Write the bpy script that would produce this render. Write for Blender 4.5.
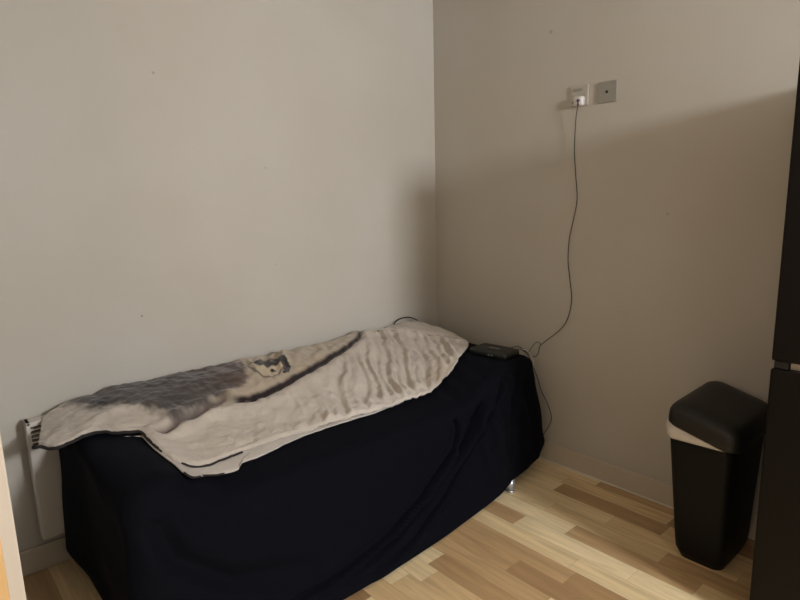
import bpy, bmesh, math, random
from mathutils import Vector, Matrix, noise
for o in list(bpy.data.objects): bpy.data.objects.remove(o)
sc = bpy.context.scene
COL = sc.collection
# ------------------------------------------------------------------ camera
F, YAW, PITCH, ROLL = 592.64, 48.8876, 10.5693, -1.4708
CAM = Vector((-2.41184, -2.43322, 1.37601))
ya, pi_, ro = map(math.radians, (YAW, PITCH, ROLL))
d = Vector((math.cos(ya)*math.cos(pi_), math.sin(ya)*math.cos(pi_), -math.sin(pi_)))
r = d.cross(Vector((0, 0, 1))).normalized(); u = r.cross(d)
r2 = math.cos(ro)*r + math.sin(ro)*u; u2 = -math.sin(ro)*r + math.cos(ro)*u
cd = bpy.data.cameras.new('camera'); cam = bpy.data.objects.new('camera', cd); COL.objects.link(cam)
m = Matrix((r2, u2, -d)).transposed().to_4x4(); m.translation = CAM; cam.matrix_world = m
cd.sensor_fit = 'HORIZONTAL'; cd.sensor_width = 36; cd.lens = F*36/800; cd.clip_start = .01
sc.camera = cam
# ------------------------------------------------------------------ world, lights, exposure
w = bpy.data.worlds.new('world'); sc.world = w; w.use_nodes = True
w.node_tree.nodes['Background'].inputs[0].default_value = (.55, .68, .9, 1)
w.node_tree.nodes['Background'].inputs[1].default_value = .4
def area(name, loc, target, sx, sy, power, col, spread=180):
    l = bpy.data.lights.new(name, 'AREA'); l.shape = 'RECTANGLE'; l.size = sx; l.size_y = sy
    l.energy = power; l.color = col; l.spread = math.radians(spread)
    o = bpy.data.objects.new(name, l); COL.objects.link(o); o.location = loc
    o.rotation_euler = (Vector(target)-Vector(loc)).to_track_quat('-Z', 'Y').to_euler()
    return o
# daylight: bright sky seen through the upper panes, weaker light through the whole window
area('daylight_sky', (-.95, -4.66, 2.08), (-.95, 0, .9), .40, .34, 90, (.95, .97, 1.0))
area('daylight_window', (-.95, -4.665, 1.55), (-1.0, 0, 1.2), .9, 1.25, 17, (.95, .96, 1.0))
area('hall_fill', (-3.70, -2.55, 1.5), (0, -1.4, 1.1), 1.0, 1.3, 9, (1.0, .95, .88))  # added soft fill from the hall side to lift the right wall, no window there
sc.view_settings.view_transform = 'Standard'; sc.view_settings.look = 'None'
sc.view_settings.exposure = 0.0; sc.view_settings.gamma = 1; sc.view_settings.use_curve_mapping = False
# ------------------------------------------------------------------ materials
def mat(name, col, rough=.6, metal=0, spec=.5, **k):
    m = bpy.data.materials.new(name); m.use_nodes = True
    b = m.node_tree.nodes['Principled BSDF']
    b.inputs['Base Color'].default_value = (*col, 1); b.inputs['Roughness'].default_value = rough
    b.inputs['Metallic'].default_value = metal; b.inputs['Specular IOR Level'].default_value = spec
    nt = m.node_tree; N = nt.nodes; L = nt.links
    # procedural variation of colour and a fine bump on every surface
    tc = N.new('ShaderNodeTexCoord'); nz = N.new('ShaderNodeTexNoise')
    nz.inputs['Scale'].default_value = k.get('scale', 40); nz.inputs['Detail'].default_value = 6
    L.new(tc.outputs['Object'], nz.inputs['Vector'])
    v = k.get('vary', .06)
    mr = N.new('ShaderNodeMapRange'); mr.inputs['To Min'].default_value = 1-v; mr.inputs['To Max'].default_value = 1+v
    L.new(nz.outputs['Fac'], mr.inputs['Value'])
    mx = N.new('ShaderNodeVectorMath'); mx.operation = 'SCALE'; mx.inputs[0].default_value = col
    L.new(mr.outputs['Result'], mx.inputs['Scale']); L.new(mx.outputs[0], b.inputs['Base Color'])
    bp = N.new('ShaderNodeBump'); bp.inputs['Strength'].default_value = k.get('bump', .05); bp.inputs['Distance'].default_value = k.get('bd', .002)
    L.new(nz.outputs['Fac'], bp.inputs['Height']); L.new(bp.outputs['Normal'], b.inputs['Normal'])
    if 'sheen' in k:
        b.inputs['Sheen Weight'].default_value = k['sheen']; b.inputs['Sheen Roughness'].default_value = .5
        b.inputs['Sheen Tint'].default_value = (*k.get('tint', (1, 1, 1)), 1)
    return m
SPOTS = (((-1.662, 0, .904), .004, .7), ((0, -.754, 2.058), .008, .35), ((-1.066, 0, 1.486), .004, .45), ((-1.524, 0, 1.843), .005, .45), ((0, -1.33, 1.25), .004, .4), ((-1.05, 0, 1.05), .003, .4))
def wall_mat():
    m = bpy.data.materials.new('wall_paint'); m.use_nodes = True; nt = m.node_tree; N = nt.nodes; L = nt.links
    b = N['Principled BSDF']; b.inputs['Roughness'].default_value = .75; b.inputs['Specular IOR Level'].default_value = .25
    g = N.new('ShaderNodeNewGeometry')
    n1 = N.new('ShaderNodeTexNoise'); n1.inputs['Scale'].default_value = 1.6; n1.inputs['Detail'].default_value = 4
    n2 = N.new('ShaderNodeTexNoise'); n2.inputs['Scale'].default_value = 60; n2.inputs['Detail'].default_value = 5
    for n in (n1, n2): L.new(g.outputs['Position'], n.inputs['Vector'])
    cr = N.new('ShaderNodeValToRGB'); cr.color_ramp.elements[0].color = (.475, .440, .382, 1); cr.color_ramp.elements[1].color = (.505, .477, .430, 1)
    cr.color_ramp.elements[0].position = .35; cr.color_ramp.elements[1].position = .65
    L.new(n1.outputs['Fac'], cr.inputs['Fac'])
    prev = cr.outputs['Color']
    for (p, rad, st) in SPOTS:
        ds = N.new('ShaderNodeVectorMath'); ds.operation = 'DISTANCE'; ds.inputs[1].default_value = p
        L.new(g.outputs['Position'], ds.inputs[0])
        mr = N.new('ShaderNodeMapRange'); mr.inputs['From Min'].default_value = rad*.6; mr.inputs['From Max'].default_value = rad*1.4
        mr.inputs['To Min'].default_value = st; mr.inputs['To Max'].default_value = 0
        L.new(ds.outputs['Value'], mr.inputs['Value'])
        mx = N.new('ShaderNodeMixRGB'); mx.inputs[2].default_value = (.13, .11, .09, 1)
        L.new(mr.outputs['Result'], mx.inputs[0]); L.new(prev, mx.inputs[1]); prev = mx.outputs[0]
    L.new(prev, b.inputs['Base Color'])
    bp = N.new('ShaderNodeBump'); bp.inputs['Strength'].default_value = .12; bp.inputs['Distance'].default_value = .002
    L.new(n2.outputs['Fac'], bp.inputs['Height']); L.new(bp.outputs['Normal'], b.inputs['Normal'])
    return m
def floor_mat():
    m = bpy.data.materials.new('oak_strip_laminate'); m.use_nodes = True; nt = m.node_tree; N = nt.nodes; L = nt.links
    b = N['Principled BSDF']
    def math_(op, a, c=None):
        n = N.new('ShaderNodeMath'); n.operation = op
        for i, v in enumerate((a, c)):
            if v is None: continue
            if isinstance(v, (int, float)): n.inputs[i].default_value = v
            else: L.new(v, n.inputs[i])
        return n.outputs[0]
    g = N.new('ShaderNodeNewGeometry'); sp = N.new('ShaderNodeSeparateXYZ'); L.new(g.outputs['Position'], sp.inputs[0])
    W, LN = .0885, .50
    xs = math_('DIVIDE', math_('ADD', sp.outputs['X'], .600+W*40), W)
    col = math_('FLOOR', xs); fx = math_('FRACT', xs)
    wn = N.new('ShaderNodeTexWhiteNoise'); wn.noise_dimensions = '1D'; L.new(col, wn.inputs['W'])
    ys = math_('ADD', math_('DIVIDE', sp.outputs['Y'], LN), math_('MULTIPLY', wn.outputs['Value'], 7.31))
    row = math_('FLOOR', ys); fy = math_('FRACT', ys)
    cb = N.new('ShaderNodeCombineXYZ'); L.new(col, cb.inputs[0]); L.new(row, cb.inputs[1])
    wc = N.new('ShaderNodeTexWhiteNoise'); wc.noise_dimensions = '3D'; L.new(cb.outputs[0], wc.inputs['Vector'])
    cr = N.new('ShaderNodeValToRGB'); e = cr.color_ramp.elements
    e[0].color = (.38, .235, .115, 1); e[1].color = (.86, .70, .44, 1)
    for p, c in ((.14, (.47, .30, .15)), (.40, (.62, .43, .225)), (.7, (.75, .57, .32))):
        q = e.new(p); q.color = (*c, 1)
    L.new(wc.outputs['Value'], cr.inputs['Fac'])
    # grain stretched along the strip, shifted per strip
    cg = N.new('ShaderNodeCombineXYZ')
    L.new(math_('MULTIPLY', sp.outputs['X'], 38), cg.inputs[0]); L.new(math_('ADD', math_('MULTIPLY', sp.outputs['Y'], 3.2), math_('MULTIPLY', wc.outputs['Value'], 50)), cg.inputs[1])
    L.new(math_('MULTIPLY', wc.outputs['Value'], 13), cg.inputs[2])
    gn = N.new('ShaderNodeTexNoise'); gn.inputs['Scale'].default_value = 1; gn.inputs['Detail'].default_value = 7; gn.inputs['Distortion'].default_value = .8
    L.new(cg.outputs[0], gn.inputs['Vector'])
    gr = N.new('ShaderNodeMapRange'); gr.inputs['From Min'].default_value = .3; gr.inputs['From Max'].default_value = .7
    gr.inputs['To Min'].default_value = .80; gr.inputs['To Max'].default_value = 1.12
    L.new(gn.outputs['Fac'], gr.inputs['Value'])
    # seams
    ex = math_('MINIMUM', fx, math_('SUBTRACT', 1, fx)); ey = math_('MULTIPLY', math_('MINIMUM', fy, math_('SUBTRACT', 1, fy)), LN/W)
    ed = math_('MINIMUM', ex, ey)
    sm = N.new('ShaderNodeMapRange'); sm.inputs['From Max'].default_value = .018; sm.inputs['To Min'].default_value = .72; L.new(ed, sm.inputs['Value'])
    f = math_('MULTIPLY', gr.outputs['Result'], sm.outputs['Result'])
    sc_ = N.new('ShaderNodeVectorMath'); sc_.operation = 'SCALE'; L.new(cr.outputs['Color'], sc_.inputs[0]); L.new(f, sc_.inputs['Scale'])
    L.new(sc_.outputs[0], b.inputs['Base Color'])
    b.inputs['Roughness'].default_value = .36; b.inputs['Specular IOR Level'].default_value = .5
    bp = N.new('ShaderNodeBump'); bp.inputs['Strength'].default_value = .12; bp.inputs['Distance'].default_value = .001
    L.new(f, bp.inputs['Height']); L.new(bp.outputs['Normal'], b.inputs['Normal'])
    return m
def blanket_mat():
    m = bpy.data.materials.new('printed_fleece'); m.use_nodes = True; nt = m.node_tree; N = nt.nodes; L = nt.links
    b = N['Principled BSDF']; b.inputs['Roughness'].default_value = .9; b.inputs['Specular IOR Level'].default_value = .1
    b.inputs['Sheen Weight'].default_value = .25
    at = N.new('ShaderNodeAttribute'); at.attribute_name = 'print'
    L.new(at.outputs['Color'], b.inputs['Base Color'])
    tc = N.new('ShaderNodeTexCoord'); nz = N.new('ShaderNodeTexNoise'); nz.inputs['Scale'].default_value = 38; nz.inputs['Detail'].default_value = 8
    L.new(tc.outputs['Object'], nz.inputs['Vector'])
    bp = N.new('ShaderNodeBump'); bp.inputs['Strength'].default_value = .5; bp.inputs['Distance'].default_value = .006
    L.new(nz.outputs['Fac'], bp.inputs['Height']); L.new(bp.outputs['Normal'], b.inputs['Normal'])
    return m
M = dict(
    wall=wall_mat(), floor=floor_mat(), blanket=blanket_mat(),
    ceiling=mat('ceiling_paint', (.72, .69, .63), .8),
    gloss=mat('skirting_paint', (.52, .465, .38), .45, scale=12),
    sealant=mat('white_sealant', (.75, .72, .66), .5),
    cream=mat('cream_joinery', (.66, .60, .50), .5, scale=8),
    pine=mat('pine_door', (.72, .46, .20), .5, scale=6, vary=.15),
    cover=mat('black_jersey', (.0026, .0029, .0056), .85, spec=.08, scale=300, bump=.3, bd=.0008, sheen=.008, tint=(.5, .6, 1.0)),
    sofa=mat('sofa_fabric', (.05, .05, .055), .9),
    chrome=mat('chrome', (.62, .66, .74), .38, .9),
    binding=mat('dark_binding', (.018, .014, .014), .9),
    fleeceback=mat('pale_fleece', (.50, .46, .42), .95, scale=60, bump=.4, bd=.004),
    bin=mat('black_bin_plastic', (.0045, .0045, .004), .55, spec=.2, scale=400, bump=.15, bd=.0006),
    lid=mat('black_lid_plastic', (.010, .010, .0085), .45, spec=.4, scale=400, bump=.15, bd=.0006),
    bag=mat('white_bin_bag', (.62, .58, .54), .45, scale=30, bump=.3),
    fridge=mat('black_fridge_enamel', (.0035, .0028, .0024), .45, spec=.2, scale=200, bump=.05),
    silver=mat('silver_trim', (.42, .40, .36), .4, .6),
    router=mat('router_plastic', (.010, .013, .010), .5),
    led=mat('white_led_lens', (.8, .85, .8), .3),
    print=mat('pale_grey_print', (.30, .31, .28), .5),
    cord=mat('black_cord', (.035, .024, .020), .55),
    white=mat('white_plastic', (.66, .63, .60), .4),
    purple=mat('purple_grey_strain_relief', (.06, .045, .09), .5),
    pale_steel=mat('satin_plate', (.50, .47, .41), .45, .3, scale=90, vary=.12),
    steel=mat('brushed_steel', (.36, .35, .31), .42, .55, scale=90, vary=.12),
    dark=mat('dark_hole', (.008, .007, .006), .6),
    heater=mat('white_heater_metal', (.56, .52, .47), .45),
    lampglass=mat('opal_glass', (.8, .78, .7), .3),
)
# ------------------------------------------------------------------ helpers
def link(name, bm, m, parent=None, smooth=True, loc=None):
    me = bpy.data.meshes.new(name); bmesh.ops.recalc_face_normals(bm, faces=bm.faces[:]) ; bm.to_mesh(me); bm.free()
    me.materials.append(M[m] if isinstance(m, str) else m)
    for p in me.polygons: p.use_smooth = smooth
    o = bpy.data.objects.new(name, me); COL.objects.link(o)
    if parent: o.parent = parent
    return o
def tag(o, label=None, cat=None, group=None, kind=None):
    for k, v in (('label', label), ('category', cat), ('group', group), ('kind', kind)):
        if v: o[k] = v
    return o
def thing(name, loc, rz, label, cat, group=None):
    o = bpy.data.objects.new(name, None); COL.objects.link(o); o.location = loc; o.rotation_euler = (0, 0, rz)
    o.empty_display_size = .05
    return tag(o, label, cat, group)
def box(bm, x0, x1, y0, y1, z0, z1, bev=0, seg=2):
    t = bmesh.new(); bmesh.ops.create_cube(t, size=1)
    for v in t.verts: v.co = Vector(((x0+x1)/2+v.co.x*(x1-x0), (y0+y1)/2+v.co.y*(y1-y0), (z0+z1)/2+v.co.z*(z1-z0)))
    if bev: bmesh.ops.bevel(t, geom=t.edges[:], offset=bev, segments=seg, profile=.6, affect='EDGES')
    me = bpy.data.meshes.new('tmp'); t.to_mesh(me); t.free(); bm.from_mesh(me); bpy.data.meshes.remove(me)
def bx(name, m, parent, *a, bev=0, seg=2, smooth=False):
    bm = bmesh.new(); box(bm, *a, bev=bev, seg=seg); return link(name, bm, m, parent, smooth)
def cyl(bm, c, rad, h, axis='Z', n=24, r2=None):
    mt = {'Z': Matrix(), 'X': Matrix.Rotation(math.pi/2, 4, 'Y'), 'Y': Matrix.Rotation(math.pi/2, 4, 'X')}[axis]
    bmesh.ops.create_cone(bm, cap_ends=True, segments=n, radius1=rad, radius2=rad if r2 is None else r2, depth=h, matrix=Matrix.Translation(c) @ mt)
def catmull(P, n=8):
    P = [Vector(p) for p in P]; Q = [P[0]*2-P[1]]+P+[P[-1]*2-P[-2]]; out = []
    for i in range(1, len(Q)-2):
        a, b_, c, d_ = Q[i-1:i+3]
        for k in range(n):
            t = k/n; out.append(.5*((2*b_)+(c-a)*t+(2*a-5*b_+4*c-d_)*t*t+(3*b_-a-3*c+d_)*t**3))
    out.append(P[-1]); return out
def tube(bm, pts, rad, n=8):
    rings = []; up = Vector((0, 0, 1)); prev = None
    for i, p in enumerate(pts):
        t = (pts[min(i+1, len(pts)-1)]-pts[max(i-1, 0)]).normalized()
        if prev is None:
            prev = t.orthogonal().normalized()
        s = (prev-t*prev.dot(t)).normalized(); prev = s; q = t.cross(s)
        rings.append([bm.verts.new(p+rad*(math.cos(a)*s+math.sin(a)*q)) for a in [2*math.pi*k/n for k in range(n)]])
    for a, b_ in zip(rings, rings[1:]):
        for k in range(n): bm.faces.new((a[k], a[(k+1) % n], b_[(k+1) % n], b_[k]))
    bm.faces.new(rings[0][::-1]); bm.faces.new(rings[-1])
def loft(bm, loops, cap0=True, cap1=True):
    R = [[bm.verts.new(p) for p in l] for l in loops]; n = len(R[0])
    for a, b_ in zip(R, R[1:]):
        for k in range(n): bm.faces.new((a[k], a[(k+1) % n], b_[(k+1) % n], b_[k]))
    if cap0: bm.faces.new(R[0][::-1])
    if cap1: bm.faces.new(R[-1])
    return R
def rrect(x0, x1, y0, y1, rad, z, n=8):
    """rounded rectangle, counter-clockwise, z may be a function of x, y"""
    P = []
    for cx, cy, a0 in ((x1-rad, y1-rad, 0), (x0+rad, y1-rad, 90), (x0+rad, y0+rad, 180), (x1-rad, y0+rad, 270)):
        for k in range(n+1):
            a = math.radians(a0+90*k/n); x = cx+rad*math.cos(a); y = cy+rad*math.sin(a)
            P.append(Vector((x, y, z(x, y) if callable(z) else z)))
    return P
# ------------------------------------------------------------------ shape of the covered sofa
def sstep(a,b,x):
    t=min(1.0,max(0.0,(x-a)/(b-a))); return t*t*(3-2*t)
def interp(x,tab):
    if x<=tab[0][0]: return tab[0][1]
    for (x0,v0),(x1,v1) in zip(tab,tab[1:]):
        if x<=x1:
            t=(x-x0)/(x1-x0); return v0+(v1-v0)*t
    return tab[-1][1]
SX0,SX1,SY0,SY1=-2.02,-.15,-.82,-.075
BACK_Z=[(-2.12,.575),(-2.03,.60),(-1.93,.615),(-1.75,.628),(-1.45,.624),(-1.15,.624),(-.55,.622),(-.34,.622),(-.22,.628),(-.12,.590),(-.05,.57)]
def top_z(x,y):
    """height of the covered seat, arms and backrest above the floor"""
    zb=interp(x,BACK_Z)
    b=sstep(-.16,-.60,y)                     # backrest slopes into the seat
    zs=.505-.03*sstep(-.6,-.82,y)
    mid=zb+(zs-zb)*b
    la=1-sstep(-1.90,-1.70,x); ra=sstep(-.66,-.36,x)
    arm=max(la,ra)
    za=(.585 if la>ra else .587)
    side=zb+(za-zb)*sstep(-.08,-.40,y)
    return mid+(side-mid)*arm
# ------------------------------------------------------------------ the room
XW, YS, ZC = -3.75, -4.6, 2.5
def struct(name, m, *a, bev=0):
    o = bx(name, m, None, *a, bev=bev); o['kind'] = 'structure'; return o
struct('floor', 'floor', XW, .02, YS-.1, .02, -.05, 0)
struct('ceiling', 'ceiling', XW-.1, .1, YS-.1, .1, ZC, ZC+.08)
struct('wall_left', 'wall', XW, 0, 0, .1, 0, ZC)
struct('wall_right', 'wall', 0, .1, YS, .1, 0, ZC)
struct('wall_partition', 'wall', -2.40, -2.286, -1.02, 0, 0, ZC)
struct('wall_partition_near', 'wall', -2.40, -2.286, YS, -3.1, 0, ZC)
struct('wall_hall', 'wall', XW-.1, XW, YS, 0, 0, ZC)
WX0, WX1, WZ0, WZ1 = -1.45, -.45, .90, 2.30
bm = bmesh.new()
box(bm, XW, WX0, YS-.1, YS, 0, ZC); box(bm, WX1, .1, YS-.1, YS, 0, ZC)
box(bm, WX0, WX1, YS-.1, YS, 0, WZ0); box(bm, WX0, WX1, YS-.1, YS, WZ1, ZC)
o = link('wall_back', bm, 'wall', None, False); o['kind'] = 'structure'
bm = bmesh.new()
for a in ((WX0, WX0+.05, WZ0, WZ1), (WX1-.05, WX1, WZ0, WZ1), (WX0, WX1, WZ0, WZ0+.05), (WX0, WX1, WZ1-.05, WZ1)):
    box(bm, a[0], a[1], YS-.05, YS-.01, a[2], a[3])
o = link('window_1', bm, 'white', None, False); o['kind'] = 'structure'
# skirting boards, each with a rounded top edge
def skirting(name, x0, x1, y0, y1):
    o = bx(name, 'gloss', None, x0, x1, y0, y1, 0, .098, bev=.004); o['kind'] = 'structure'; return o
skirting('baseboard_left', -2.285, -.013, -.013, 0)
skirting('baseboard_right', -.013, 0, -4.55, 0)
bm = bmesh.new(); box(bm, -.020, -.0131, -4.5, -.02, .0005, .006, bev=.0015)
o = link('trim_1', bm, 'sealant', None, False); o['kind'] = 'structure'
# door lining of the opening the photo is taken through, with the pine door folded back against it
bx('trim_2', 'cream', None, -2.41, -2.281, -1.045, -1.02, 0, 2.1, bev=.003)['kind'] = 'structure'
dr = bx('door_1', 'pine', None, -3.10, -2.312, -1.088, -1.048, .008, 2.04, bev=.003); dr['kind'] = 'structure'

# ------------------------------------------------------------------ lamps of the place
lamp = thing('ceiling_lamp', (-3.05, -2.3, ZC), 0, 'round opal glass ceiling lamp in the hallway beside the camera', 'lamp')
bm = bmesh.new(); cyl(bm, (0, 0, -.012), .13, .024, n=32); link('base', bm, 'white', lamp)
bm = bmesh.new()
loft(bm, [[Vector((rr*math.cos(a), rr*math.sin(a), z)) for a in [2*math.pi*k/32 for k in range(32)]] for rr, z in ((.12, -.026), (.115, -.05), (.09, -.075), (.05, -.088), (.005, -.092))])
link('shade', bm, 'lampglass', lamp)
hl = bpy.data.lights.new('lamp_light', 'POINT'); hl.energy = 10; hl.color = (1, .66, .38); hl.shadow_soft_size = .1
ho = bpy.data.objects.new('lamp_light', hl); COL.objects.link(ho); ho.location = (0, 0, -.22); ho.parent = lamp

# ------------------------------------------------------------------ wall heater
ht = thing('wall_heater', (-1.75, 0, .15), 0, 'white slim electric panel heater on the wall behind the left arm of the sofa', 'heater')
hx0, hx1 = -.365, .365
bm = bmesh.new(); box(bm, hx0, hx1, -.085, -.03, 0, .352, bev=.008); box(bm, hx0, hx1, -.034, -.026, .35, .452); box(bm, hx0, hx0+.012, -.085, -.03, .35, .452); box(bm, hx1-.012, hx1, -.085, -.03, .35, .452)
box(bm, hx0, hx1, -.085, -.03, .442, .452, bev=.002); link('casing', bm, 'heater', ht, False)
bm = bmesh.new()
box(bm, hx0+.012, hx1-.012, -.05, -.046, .352, .442); link('grille_backing', bm, 'dark', ht, False)
bm = bmesh.new()
for k in range(6):
    z = .358+k*.0155; box(bm, hx0+.008, hx1-.008, -.084, -.066, z, z+.007, bev=.001)
link('grille', bm, 'heater', ht, False)
for x in (-.25, .25): bx('wall_bracket', 'heater', ht, x-.02, x+.02, -.03, -.0, .05, .33)

# ------------------------------------------------------------------ sofa under its cover
sofa = thing('sofa', (-1.08, -.45, 0), 0, 'small sofa hidden under the black cover, one short chrome leg showing near the right corner', 'sofa')
def S(x): return x+1.08
def SY(y): return y+.45
bx('frame', 'sofa', sofa, S(-1.93), S(-.24), SY(-.74), SY(-.13), .06, .40, bev=.03)
bx('backrest', 'sofa', sofa, S(-1.72), S(-.40), SY(-.20), SY(-.125), .41, .575, bev=.03)
bx('seat_cushion', 'sofa', sofa, S(-1.62), S(-.72), SY(-.72), SY(-.27), .401, .44, bev=.015)
bx('armrest', 'sofa', sofa, S(-1.93), S(-1.86), SY(-.74), SY(-.16), .401, .535, bev=.02)
bx('armrest', 'sofa', sofa, S(-.34), S(-.24), SY(-.74), SY(-.22), .401, .535, bev=.02)
for x, y in ((-.392, -.856), (-1.85, -.70), (-1.85, -.2), (-.3, -.2)):
    bm = bmesh.new(); cyl(bm, (S(x), SY(y), .004), .021, .008, n=24); cyl(bm, (S(x), SY(y), .034), .019, .052, n=24)
    box(bm, S(x)-.02, S(x)+.02, SY(y)-.012, SY(y)+.13 if y < -.8 else SY(y)+.02, .0605, .066)
    link('leg', bm, 'chrome', sofa)
# cover: rings from a centre line out to the shoulder, then down to the hem
def seglerp(P, t):
    return interp(t, P)
CREASES = [
    ([(-.60, .60), (-.66, .53), (-.70, .45), (-.77, .32), (-.98, .19), (-1.17, .125), (-1.40, .09), (-1.65, .08)], .017, .010),
    ([(-.42, .585), (-.49, .53), (-.62, .38), (-.74, .29), (-.93, .175), (-1.13, .105), (-1.40, .06)], .017, .010),
    ([(-.34, .58), (-.42, .51), (-.53, .39), (-.655, .29), (-.84, .15), (-1.04, .065), (-1.28, .03)], .015, .010),
    ([(-.50, .60), (-.53, .50), (-.60, .42), (-.68, .36), (-.80, .25)], .010, .018),
    ([(-.27, .58), (-.31, .50), (-.34, .42), (-.37, .34), (-.40, .25)], .006, .022),
    ([(-1.95, .50), (-1.90, .35), (-1.75, .22), (-1.45, .15)], .006, .03),
]
def crease(x, z):
    s = 0
    for P, dep, wd in CREASES:
        best = 9; bt = 0
        for i in range(len(P)-1):
            ax, az = P[i]; bx_, bz = P[i+1]; dx, dz = bx_-ax, bz-az
            t = max(0, min(1, ((x-ax)*dx+(z-az)*dz)/(dx*dx+dz*dz)))
            dd = (x-ax-t*dx)**2+(z-az-t*dz)**2
            if dd < best: best = dd; bt = (i+t)/(len(P)-1)
        q = math.sqrt(best)/wd
        amp = dep*math.sin(math.pi*min(1, .12+bt*.88))**.6
        s += amp*math.exp(-q*q) - .45*amp*math.exp(-(q-1.8)**2)
    return s
def outline(n_side):
    """shoulder outline of the cover as points with outward normals, anticlockwise"""
    P = []; rad = .055; x0, x1, y0, y1 = SX0, SX1, SY0, SY1
    st = .0065
    def line(a, b_, nrm):
        n = max(2, int((Vector(b_)-Vector(a)).length/st))
        for k in range(n): P.append((Vector(a).lerp(Vector(b_), k/n), Vector(nrm)))
    def arc(cx, cy, a0):
        for k in range(12):
            a = math.radians(a0+90*k/12); P.append((Vector((cx+rad*math.cos(a), cy+rad*math.sin(a))), Vector((math.cos(a), math.sin(a)))))
    line((x1, y0+rad), (x1, y1-rad), (1, 0)); arc(x1-rad, y1-rad, 0)
    line((x1-rad, y1), (x0+rad, y1), (0, 1)); arc(x0+rad, y1-rad, 90)
    line((x0, y1-rad), (x0, y0+rad), (-1, 0)); arc(x0+rad, y0+rad, 180)
    line((x0+rad, y0), (x1-rad, y0), (0, -1)); arc(x1-rad, y0+rad, 270)
    return P
OUT = outline(0)
bm = bmesh.new(); rings = []
RND = .042
for j in range(46):                                   # top, from the middle outwards
    f = j/45; f = 1-(1-f)**1.5
    ring = []
    for (p, n) in OUT:
        c = Vector((max(-1.6, min(-.6, p.x)), -.45))
        q = c.lerp(p, f); dist = (p-q).length
        z = top_z(q.x, q.y)
        rs = RND+.055*(1-sstep(-1.85, -1.5, p.x))*(1-sstep(-.75, -.45, p.y))
        z -= rs*(1-math.sqrt(max(0, 1-(1-min(1, dist/(rs*1.3)))**2)))
        fold = noise.noise(Vector((q.x*5, q.y*5, 3)))*.004
        fold += .006*math.sin((q.x-(q.y+.82)*.35+z*.30)*62)*sstep(-.74, -.62, q.x)*(1-sstep(-.50, -.38, q.x))*sstep(-.52, -.72, q.y)
        ring.append(bm.verts.new((q.x, q.y, z+fold*min(1, dist*8))))
    rings.append(ring)
NS = 64
for j in range(1, NS+1):                              # skirt
    v = j/NS; ring = []
    for i, (p, n) in enumerate(OUT):
        zt = top_z(p.x, p.y)-(RND+.055*(1-sstep(-1.85, -1.5, p.x))*(1-sstep(-.75, -.45, p.y)))
        front = max(0, -n.y); right = max(0, n.x); left = max(0, -n.x); back = max(0, n.y)
        hem = interp(p.x, [(-2.0, .02), (-.70, .010), (-.6, .016), (-.48, .034), (-.42, .052), (-.36, .064), (-.28, .070), (-.20, .09)])+.006*noise.noise(Vector((p.x*3, p.y*3, 0)))
        if p.y > -.7: hem = hem+(.03-hem)*sstep(-.7, -.3, p.y)
        hem = max(.008, hem)
        z = zt+(hem-zt)*v
        vb = 1-abs(v-.82)/.18 if v > .82 else 1
        F = interp(p.x, [(-2.0, .118), (-1.4, .112), (-1.1, .10), (-.84, .082), (-.6, .060), (-.5, .050), (-.38, .032), (-.25, .026)])
        fl = front*F*(.25*v+.75*v**2.0) + right*((.010*v+.068*v**1.8) if v < .84 else (.058-.055*sstep(.84, 1.04, v))) + left*((.012+.034*v*v if v < .84 else .036-.05*sstep(.84, 1.04, v))*sstep(-.42, -.14, p.y)-.012*v*(1-sstep(-.42, -.14, p.y))+.01*noise.noise(Vector((p.y*4, v*3, 8))))
        fl += front*.014*sstep(0, .15, v)
        if front > .3:
            fl -= front*crease(p.x, z)*sstep(0, .06, v)*3.2
            fl += front*.010*noise.noise(Vector((p.x*2.2+z*2, z*2.5, 5)))*sstep(0, .2, v)
        else:
            fl += (.008*math.sin(p.y*26+z*3)*v*right)
        # vertical gathers below the right arm corner
        if p.x > -.75 and front > .3:
            g = sstep(-.75, -.5, p.x)
            fl += g*.010*math.sin((p.x+z*.30)*62)*math.sin(math.pi*min(1, v*1.15))
        q = p+n*fl
        q.y = min(q.y, -.030 if q.x > -2.08 else -.03)
        if n.y > .2: q.y = min(q.y, SY1 if q.x<-1.3 else SY1)
        q.x = min(q.x, -.024)
        ring.append(bm.verts.new((q.x, q.y, z)))
    rings.append(ring)
n = len(OUT)
for a, b_ in zip(rings, rings[1:]):
    for k in range(n): bm.faces.new((a[k], b_[k], b_[(k+1) % n], a[(k+1) % n]))
bmesh.ops.remove_doubles(bm, verts=bm.verts[:], dist=.0002)
cov = link('sofa_cover', bm, 'cover', None)
tag(cov, 'plain black fabric cover stretched over the whole sofa down to the floor', 'sofa cover')

# ------------------------------------------------------------------ blanket
BACK = [(-2.058, -.058), (-1.995, -.045), (-1.937, -.035), (-1.774, -.035), (-1.667, -.038), (-1.504, -.036), (-1.345, -.034), (-1.23, -.038), (-1.04, -.05), (-.80, -.045), (-.595, -.035), (-.421, -.03), (-.30, -.025), (-.22, -.07), (-.16, -.17)]
FRONT = [(-2.116, -.300), (-2.077, -.368), (-2.023, -.350), (-1.955, -.337), (-1.892, -.385), (-1.836, -.415), (-1.832, -.499), (-1.824, -.608), (-1.789, -.672), (-1.736, -.665), (-1.611, -.651), (-1.495, -.646), (-1.359, -.655), (-1.206, -.658), (-.999, -.676), (-.82, -.674), (-.745, -.680)]
LEFT = [(-2.058, -.058), (-2.072, -.11), (-2.092, -.19), (-2.116, -.300)]
RIGHT = [(-.16, -.17), (-.185, -.319), (-.25, -.47), (-.36, -.55), (-.47, -.60), (-.60, -.635), (-.69, -.670), (-.745, -.680)]
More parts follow.
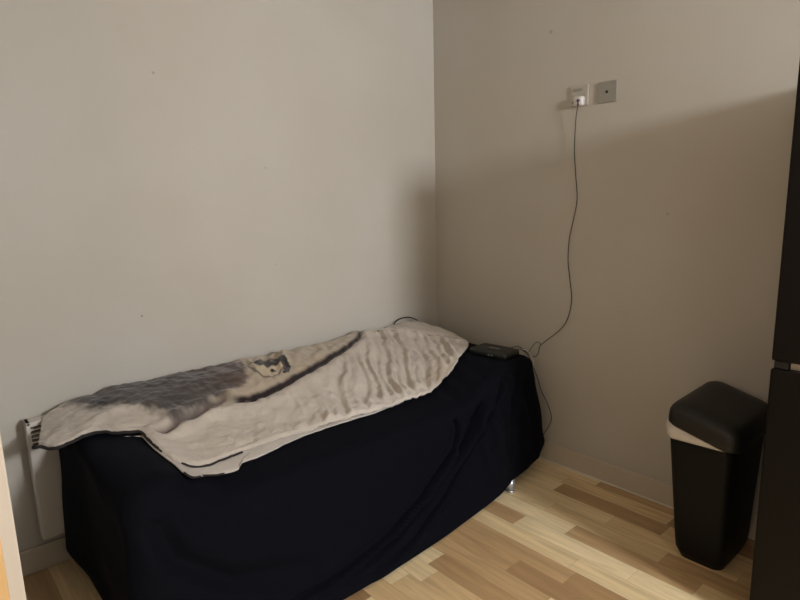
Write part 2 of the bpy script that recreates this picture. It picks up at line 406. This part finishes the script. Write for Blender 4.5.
def resample(P, n):
    P = [Vector(p) for p in P]; P = [Vector((v.x, v.y)) for v in catmull([(p.x, p.y, 0) for p in P], 10)]
    D = [0]
    for a, b_ in zip(P, P[1:]): D.append(D[-1]+(b_-a).length)
    out = []; j = 0
    for k in range(n):
        t = D[-1]*k/(n-1)
        while j < len(D)-2 and D[j+1] < t: j += 1
        f = (t-D[j])/max(1e-9, D[j+1]-D[j]); out.append(P[j].lerp(P[j+1], min(1, max(0, f))))
    return out
def coons(B, Fr, Lf, Rt, ns, nt):
    B, Fr, Lf, Rt = resample(B, ns), resample(Fr, ns), resample(Lf, nt), resample(Rt, nt)
    G = []
    for i in range(ns):
        s = i/(ns-1); row = []
        for j in range(nt):
            t = j/(nt-1)
            p = B[i]*(1-t)+Fr[i]*t+Lf[j]*(1-s)+Rt[j]*s-(B[0]*(1-s)*(1-t)+B[-1]*s*(1-t)+Fr[0]*(1-s)*t+Fr[-1]*s*t)
            row.append(p)
        G.append(row)
    return G
def pdist(x, y, P):
    best = 9; sg = 0
    for (ax, ay), (bx_, by) in zip(P, P[1:]):
        dx, dy = bx_-ax, by-ay; t = max(0, min(1, ((x-ax)*dx+(y-ay)*dy)/(dx*dx+dy*dy)))
        dd = math.hypot(x-ax-t*dx, y-ay-t*dy)
        if dd < best: best = dd; sg = (dx*(y-ay)-dy*(x-ax))
    return best, (1 if sg > 0 else -1)
def inside(x, y, P):
    c = False
    for (ax, ay), (bx_, by) in zip(P, P[1:]+P[:1]):
        if (ay > y) != (by > y) and x < (bx_-ax)*(y-ay)/(by-ay)+ax: c = not c
    return c
CR1 = [(-1.54, -.375), (-1.501, -.379), (-1.412, -.384), (-1.358, -.380), (-1.292, -.367), (-1.224, -.354), (-1.152, -.332), (-.986, -.277), (-.833, -.221), (-.70, -.145), (-.64, -.09), (-.60, -.03)]
CR2 = [(-1.78, -.44), (-1.717, -.412), (-1.655, -.394), (-1.581, -.371), (-1.505, -.355)]
RIDGE = [(-.62, -.075), (-.518, -.10), (-.424, -.149), (-.351, -.224), (-.310, -.288), (-.272, -.335), (-.272, -.43)]
DARK = [(-1.98, .02), (-1.685, .02), (-1.30, .02), (-1.275, -.119), (-1.321, -.216), (-1.375, -.293), (-1.48, -.362), (-1.558, -.374), (-1.634, -.395), (-1.717, -.412), (-1.759, -.36), (-1.796, -.298), (-1.831, -.218), (-1.87, -.211), (-1.909, -.241), (-1.955, -.168), (-1.985, -.073)]
HEAD = [(-1.275, -.150), (-1.213, -.112), (-1.170, -.121), (-1.130, -.185), (-1.148, -.255), (-1.185, -.300), (-1.215, -.305), (-1.185, -.257), (-1.183, -.232), (-1.201, -.218), (-1.242, -.222), (-1.267, -.200)]
BEAK = [(-1.298, -.145), (-1.266, -.156), (-1.267, -.203), (-1.242, -.222), (-1.201, -.218), (-1.18, -.228), (-1.178, -.257), (-1.21, -.278), (-1.237, -.295), (-1.283, -.292), (-1.303, -.241)]
def nz(x, y, s, o=0): return noise.noise(Vector((x*s, y*s, o)))
def fbm(x, y, s, o=0): return nz(x, y, s, o)+.5*nz(x, y, s*2.1, o+7)+.25*nz(x, y, s*4.3, o+13)
def pleat(x, y): return (x-(.50+.22*sstep(-1.1, -.5, x))*(y+.45)+.07*fbm(x*1.2, y*.35, 3.2, 2))/.125
def blanket_z(x, y):
    z = top_z(x, y)
    # pleats running from the back to the front over the right half
    g = sstep(-1.45, -1.15, x)*(1-sstep(-.30, -.16, x))*sstep(-.02, -.10, y)
    d1, s1 = pdist(x, y, CR1)
    ph = pleat(x, y)*2*math.pi
    g *= .35+.9*sstep(-.4, .4, fbm(x, y, 3.1, 71))
    d3, s3 = pdist(x, y, RIDGE)
    if x > -.62: g *= .15+.85*(sstep(0, .05, d3) if s3 < 0 else 0)
    z += g*.0085*((1-abs(math.sin(ph*.5)))*1.6+.6*math.sin(2.3*ph+1))*(1-math.exp(-(d1/.05)**2))
    z += .009*fbm(x, y, 8, 4)+.0045*fbm(x, y, 22, 9)
    # overlapping fold along the dark line: rise in front, drop behind
    z += .006*math.exp(-(d1/.03)**2)*(-1 if s1 < 0 else 1)-.006*math.exp(-(d1/.009)**2)+.008*math.exp(-((d1-.04)/.03)**2)
    d2, s2 = pdist(x, y, CR2); z += -.012*math.exp(-(d2/.02)**2)+.012*math.exp(-((d2-.03)/.025)**2)
    d3, s3 = pdist(x, y, RIDGE); z += .012*math.exp(-((d3-.025)/.022)**2)-.006*math.exp(-(d3/.010)**2)
    d4, _ = pdist(x, y, [(-1.95, -.30), (-1.86, -.24), (-1.76, -.27), (-1.68, -.40)]); z += .010*math.exp(-(d4/.03)**2)
    return z
def colour(x, y):
    base = Vector((.50, .445, .385)); tan = Vector((.40, .325, .235)); grey = Vector((.062, .052, .048)); br = Vector((.080, .052, .042))
    f = fbm(x, y, 7, 21); f2 = fbm(x, y, 22, 31)
    c = base*(1+.08*f+.05*f2)
    d1, s1 = pdist(x, y, CR1)
    beh = (s1 > 0)
    if beh and x > -1.55: c = c.lerp(tan, min(1, max(0, .75+.3*f2)))
    d5 = min(pdist(x, y, DARK+DARK[:1])[0], .3); dd = d5 if inside(x, y, DARK) else -d5
    k = sstep(-.015, .045, dd+.03*f2+.02*f)
    if k > 0:
        dk = grey.lerp(br, sstep(-1.6, -1.35, x+.1*f))*(1+.55*max(-.8, f2)); 
        if x < -1.72: dk = dk.lerp(Vector((.12, .10, .09)), .3)
        dot = math.exp(-(((x+1.885)/.045)**2+((y+.150)/.05)**2)); dk = dk*(1-.85*dot); k = max(k, dot)
        c = c.lerp(dk, k)
    # mottled brown patches over the pleated half
    mk = sstep(.15, .7, fbm(x*1.4, y*.7, 7, 44))*.38*sstep(-1.3, -.9, x); c = c.lerp(Vector((.27, .21, .17)), mk)
    mk = math.exp(-(((x+.56)/.12)**2+((y+.40)/.20)**2))*.35*sstep(-.1, .3, f2+.2); c = c.lerp(Vector((.26, .19, .16)), mk)
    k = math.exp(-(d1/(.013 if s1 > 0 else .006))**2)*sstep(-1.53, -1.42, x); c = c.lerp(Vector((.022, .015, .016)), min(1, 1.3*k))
    d2, s2 = pdist(x, y, CR2); c = c.lerp(Vector((.09, .065, .06)), .9*math.exp(-(d2/.014)**2))  # crease valley darkened in the colour, shade painted into its groove
    if inside(x, y, BEAK): c = Vector((.48, .40, .29))
    if inside(x, y, HEAD): c = Vector((.022, .018, .018))
    dB = pdist(x, y, BEAK+BEAK[:1])[0]; c = c.lerp(Vector((.05, .035, .03)), .9*math.exp(-(dB/.0055)**2))
    if math.hypot(x+1.232, (y+.251)*.8) < .010: c = Vector((.02, .015, .015))
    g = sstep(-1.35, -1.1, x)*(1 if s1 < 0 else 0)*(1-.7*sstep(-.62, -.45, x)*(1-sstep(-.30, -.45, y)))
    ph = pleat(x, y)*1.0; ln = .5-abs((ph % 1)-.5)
    c = c.lerp(Vector((.24, .185, .165)), g*.40*math.exp(-(ln/.07)**2)*sstep(-.25, .35, fbm(x, y, 6, 61)))  # brown lines of the print, also painting in shade along the pleats
    c = c.lerp(Vector((.62, .57, .51)), g*.5*sstep(-.50, -.62, y))  # front edge lightened in the colour, as light on its window-facing slope
    d3, _ = pdist(x, y, RIDGE); c = c.lerp(Vector((.12, .085, .07)), .85*math.exp(-(d3/.008)**2))  # dark line painted in as shade below the rolled edge
    q = math.exp(-(((x+.60)/.10)**2+((y+.60)/.05)**2)); c = c.lerp(Vector((.33, .25, .16)), .6*q)  # tan shadow patch near the right front corner, painted into the colour
    return c
def sheet(name, G, zf, m, parent, col=True, thick=.010):
    bm = bmesh.new(); V = [[bm.verts.new((p.x, p.y, zf(p.x, p.y, i/(len(G)-1), j/(len(r_)-1)))) for j, p in enumerate(r_)] for i, r_ in enumerate(G)]
    for i in range(len(V)-1):
        for j in range(len(V[0])-1): bm.faces.new((V[i][j], V[i][j+1], V[i+1][j+1], V[i+1][j]))
    edge = [Vector(v.co) for v in V[0]]+[Vector(r_[-1].co) for r_ in V]+[Vector(v.co) for v in V[-1][::-1]]
    info = dict(left=[Vector(v.co) for v in V[0]], front=[Vector(r_[-1].co) for r_ in V], right=[Vector(v.co) for v in V[-1]], back=[Vector(r_[0].co) for r_ in V])
    o = link(name, bm, m, parent)
    if col:
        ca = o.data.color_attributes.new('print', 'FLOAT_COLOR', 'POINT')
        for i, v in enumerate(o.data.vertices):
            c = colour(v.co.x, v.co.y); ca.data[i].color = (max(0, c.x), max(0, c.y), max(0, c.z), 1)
    # normals up, thickness downwards
    if sum(p.normal.z for p in o.data.polygons) < 0: o.data.flip_normals()
    s = o.modifiers.new('solid', 'SOLIDIFY'); s.thickness = thick; s.offset = -1
    return o, info
bl = thing('blanket', (0, 0, 0), 0, 'crumpled beige fleece throw with dark grey animal print along the top of the covered sofa', 'blanket')
def zmain(x, y, s, t):
    e = min(t*1.0, (1-t), s*3, (1-s)*3)
    z = top_z(x, y)+(blanket_z(x, y)-top_z(x, y))*sstep(-.03, .09, min(1-t, (1-s)*2.7))+.024+.004*fbm(x, y, 30, 80)*(1 if min(1-t, 1-s) < .1 else .3)
    z += .007*sstep(.10, .02, 1-t)*0
    z -= .006*(1-sstep(0, .03, 1-t))
    if s < .05: z -= .010*(1-s/.05)
    return z
G = coons(BACK, FRONT, LEFT, RIGHT, 400, 150)
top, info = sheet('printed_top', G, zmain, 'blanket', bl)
LB = [(-1.80, -.42), (-1.74, -.56), (-1.60, -.59), (-1.45, -.58), (-1.30, -.59), (-1.10, -.60), (-.90, -.62)]
LF = [(-1.838, -.44), (-1.838, -.58), (-1.825, -.69), (-1.812, -.775), (-1.742, -.715), (-1.645, -.728), (-1.61, -.70), (-1.535, -.70), (-1.408, -.675), (-1.224, -.668), (-1.0, -.674), (-.88, -.660)]
Gl = coons(LB, LF, [LB[0], LF[0]], [LB[-1], LF[-1]], 220, 16)
low, linfo = sheet('underside_layer', Gl, lambda x, y, s, t: top_z(x, y)+.0095+.003*fbm(x, y, 16, 3), 'fleeceback', bl, False, .004)
low['label'] = 'pale under layer of the throw peeking out below its front edge'
def binding(name, pts, rad=.0032, dz=0):
    bm = bmesh.new(); tube(bm, [p+Vector((0, 0, dz)) for p in pts], rad, 6); return link(name, bm, 'binding', bl)
fr = info['front']
binding('binding', [Vector((-2.135, -.315, .596)), Vector((-2.115, -.33, .598))]+[p+Vector((0, -.006, -.006)) for p in fr[8:128:2]], .0058)
binding('binding', [p+Vector((0, -.004, -.006)) for p in fr[60:112:2]], .0046)
binding('binding', [p+Vector((0, -.004, -.006)) for p in fr[146:200:2]], .0034)
binding('binding', [p+Vector((0, -.002, -.001)) for p in linfo['front'][52:84:2]], .0036)
bm = bmesh.new(); tube(bm, [p+Vector((.004, -.016, -.022)) for p in fr[66:100:2]], .004, 6)
link('pale_hem', bm, 'fleeceback', bl)
binding('binding', catmull([(-.385, -.045, .640), (-.345, -.025, .664), (-.29, -.018, .674), (-.245, -.03, .672), (-.215, -.065, .655)], 8), .0035)

# ------------------------------------------------------------------ router on the right arm
rt = thing('router', (-.268, -.655, .5885), math.radians(6), 'flat black broadband router lying on the right arm of the covered sofa', 'router')
bm = bmesh.new()
loft(bm, [rrect(-.066+i_, .066-i_, -.103+i_, .103-i_, .014, z) for i_, z in ((.004, .0), (0, .003), (0, .020), (.002, .025), (.010, .0285))])
link('casing', bm, 'router', rt)
for y in (-.012, -.030): 
    bx('indicator_light', 'led', rt, -.0672, -.0655, y-.003, y+.003, .011, .0135)
bm = bmesh.new()
for k in range(5): box(bm, -.006, .006, -.028+k*.012, -.019+k*.012, .0286, .0290)
link('raised_lettering', bm, 'print', rt, False)
# ------------------------------------------------------------------ sockets
def plate(name, y, z, label, cat, m):
    t = thing(name, (0, y, z), 0, label, cat); 
    bx('face_plate', m, t, -.007, 0, -.043, .043, -.043, .043, bev=.0018); return t
t = plate('power_socket', -.912, 1.763, 'pale square power socket with a white plug in it, left of the wall pair', 'socket', 'pale_steel')
bx('rocker_switch', 'steel', t, -.010, -.0071, -.016, .030, .018, .030, bev=.001)
for y in (-.030, .030):
    bm = bmesh.new(); cyl(bm, (-.0078, y, 0), .003, .0015, 'X', 12); link('screw', bm, 'steel', t)
pg = thing('plug', (-.0072, -.917, 1.738), 0, 'small white mains plug pushed into the metal wall socket, black cord below it', 'plug')
bm = bmesh.new(); loft(bm, [[Vector((-x, p.x, p.y)) for p in rrect(-.024+i_, .024-i_, -.022+i_, .020-i_, .008, 0)] for x, i_ in ((0, 0), (.015, .001), (.020, .005))])
link('plug_body', bm, 'white', pg)
bm = bmesh.new(); cyl(bm, (-.021, -.006, .0), .006, .012, 'X', 14); cyl(bm, (-.024, -.006, -.010), .0035, .022, 'Z', 12)
link('strain_relief', bm, 'purple', pg)
bm = bmesh.new(); cyl(bm, (-.012, .0262, -.005), .003, .004, 'Y', 12); link('fuse_mark', bm, 'dark', pg)
t = plate('aerial_socket', -1.046, 1.7605, 'square brushed steel aerial socket with one dark centre hole, right of the pair', 'socket', 'steel')
bm = bmesh.new(); cyl(bm, (-.0082, 0, 0), .0055, .0025, 'X', 18); link('socket_hole', bm, 'dark', t)
for y in (-.030, .030):
    bm = bmesh.new(); cyl(bm, (-.0076, y, 0), .0028, .0012, 'X', 12); link('screw', bm, 'steel', t)
# ------------------------------------------------------------------ cords
bm = bmesh.new()
tube(bm, catmull([(-.0312, -.923, 1.716), (-.024, -.910, 1.66), (-.014, -.901, 1.53), (-.008, -.907, 1.42), (-.006, -.916, 1.308), (-.006, -.896, 1.20), (-.006, -.881, 1.125), (-.006, -.878, 1.032), (-.006, -.891, .939), (-.006, -.903, .845), (-.008, -.886, .755), (-.010, -.846, .692), (-.014, -.765, .620), (-.014, -.735, .590), (-.012, -.728, .560), (-.022, -.722, .540), (-.050, -.720, .542), (-.089, -.715, .570), (-.138, -.700, .606), (-.175, -.680, .6045), (-.196, -.676, .6045)], 12), .0019, 8)
pc = tag(link('mains_cord', bm, 'cord', None), 'thin black cord running down the wall from the plug to the router', 'cord')
bm = bmesh.new()
tube(bm, catmull([(-.0145, -.742, .5995), (-.018, -.728, .612), (-.040, -.722, .606), (-.066, -.722, .590), (-.085, -.722, .574)], 8), .0015, 6)
link('slack_loop', bm, 'cord', pc)
bm = bmesh.new()
tube(bm, catmull([(-.196, -.700, .604), (-.165, -.735, .604), (-.13, -.752, .57), (-.105, -.760, .515), (-.062, -.760, .44), (-.034, -.762, .373), (-.026, -.800, .30), (-.026, -.820, .235), (-.026, -.792, .168), (-.028, -.764, .131), (-.032, -.70, .10), (-.036, -.66, .04)], 12), .0018, 8)
tag(link('network_cable', bm, 'cord', None), 'thin dark cable dropping from the router behind the right end of the sofa', 'cable')
bm = bmesh.new()
tube(bm, catmull([(-.198, -.715, .600), (-.17, -.725, .602), (-.135, -.735, .597), (-.105, -.745, .57), (-.09, -.755, .53), (-.085, -.73, .45)], 8), .0020, 8)
tag(link('telephone_cable', bm, 'white', None), 'short white cable bending from the router over the edge of the sofa arm', 'cable')
# ------------------------------------------------------------------ bin
bn = thing('kitchen_bin', (-.222, -1.662, 0), 0, 'tall slim black plastic bin between the wall and the fridge freezer', 'bin')
bm = bmesh.new(); L_ = []
for k in range(14):
    f = k/13; z = .50*f; e = .012*(1-min(1, f*12))
    L_.append(rrect(-.112-.058*f+e, .150+.020*f-e, -.088-.020*f+e, .088+.024*f-e, .035, z))
R_ = loft(bm, L_, True, False)
inner = [rrect(-.112-.058*f+.004, .150+.020*f-.004, -.088-.020*f+.004, .088+.024*f-.004, .032, .50*f) for f in (1, .8)]
RR = loft(bm, inner, False, True)
for k in range(len(RR[0])): bm.faces.new((R_[-1][k], R_[-1][(k+1) % len(RR[0])], RR[0][(k+1) % len(RR[0])], RR[0][k]))
link('body', bm, 'bin', bn)
def lift(x, y): return .046*sstep(-.12, .11, y)
bm = bmesh.new()
outer = [rrect(-.172-e, .172+e*.2, -.110-e, .114+e, .040, (lambda zz, gg: (lambda x, y: zz+gg*lift(x, y)))(z, g_)) for e, z, g_ in ((.002, .489, -.14), (.006, .493, -.05), (.009, .500, .45), (.007, .500, .9), (-.003, .502, .95))]
loft(bm, outer, False, False)
for v in bm.verts: v.co.z += .002*noise.noise(v.co*40); v.co.x -= .0015*noise.noise(v.co*30)
o = link('bin_bag', bm, 'bag', None)
o.location = bn.location; tag(o, 'white bin bag folded over the rim under the bin lid', 'bin bag')
s = o.modifiers.new('solid', 'SOLIDIFY'); s.thickness = .0015; s.offset = 1
bm = bmesh.new()
def lidz(h, g_):
    return lambda x, y: h+lift(x, y)
LL = []
for e, h in ((.0, .0), (.004, .002), (.009, .010), (.009, .034), (.007, .060), (.002, .075), (-.006, .086), (-.018, .093), (-.036, .0975), (-.058, .0995), (-.080, .100)):
    LL.append(rrect(-.184-e, .172+min(0, e), -.124-e, .104+e, max(.012, .045+min(0, e)*.35), lambda x, y, h=h: .490+lift(x, y)+h*(1-.12*sstep(.05, -.20, x))*(1-.05*sstep(.03, .12, y))*1.0))
loft(bm, LL, True, True)
link('lid', bm, 'lid', bn)
# ------------------------------------------------------------------ fridge freezer
fz = thing('fridge_freezer', (-.205, -2.173, 0), 0, 'tall black fridge freezer at the right edge, beside the black bin', 'fridge freezer')
fx, ytop, y1 = .31, .277, -.277
bx('cabinet', 'fridge', fz, -.255, .19, y1+.003, ytop-.003, .03, 1.700, bev=.006)
d1 = bx('freezer_door', 'fridge', fz, -.325, -.260, y1, ytop, .045, .841, bev=.007, seg=3, smooth=False)
d2 = bx('fridge_door', 'fridge', fz, -.325, -.260, y1, ytop, .865, 1.700, bev=.007, seg=3)
bx('door_gap_trim', 'silver', fz, -.305, -.257, y1+.01, ytop-.045, .8425, .8635)
bm = bmesh.new(); box(bm, -.318, -.255, ytop-.042, ytop-.006, .842, .864, bev=.003); cyl(bm, (-.30, ytop-.018, .853), .010, .024, n=16)
link('hinge', bm, 'dark', fz, False)
bm = bmesh.new(); box(bm, -.312, -.25, ytop-.06, ytop-.01, 1.7005, 1.710, bev=.002); link('hinge', bm, 'dark', fz, False)
for x, y in ((-.22, .22), (-.22, -.22), (.15, .22), (.15, -.22)):
    bm = bmesh.new(); cyl(bm, (x, y, .0145), .02, .029, n=16); link('foot', bm, 'dark', fz)
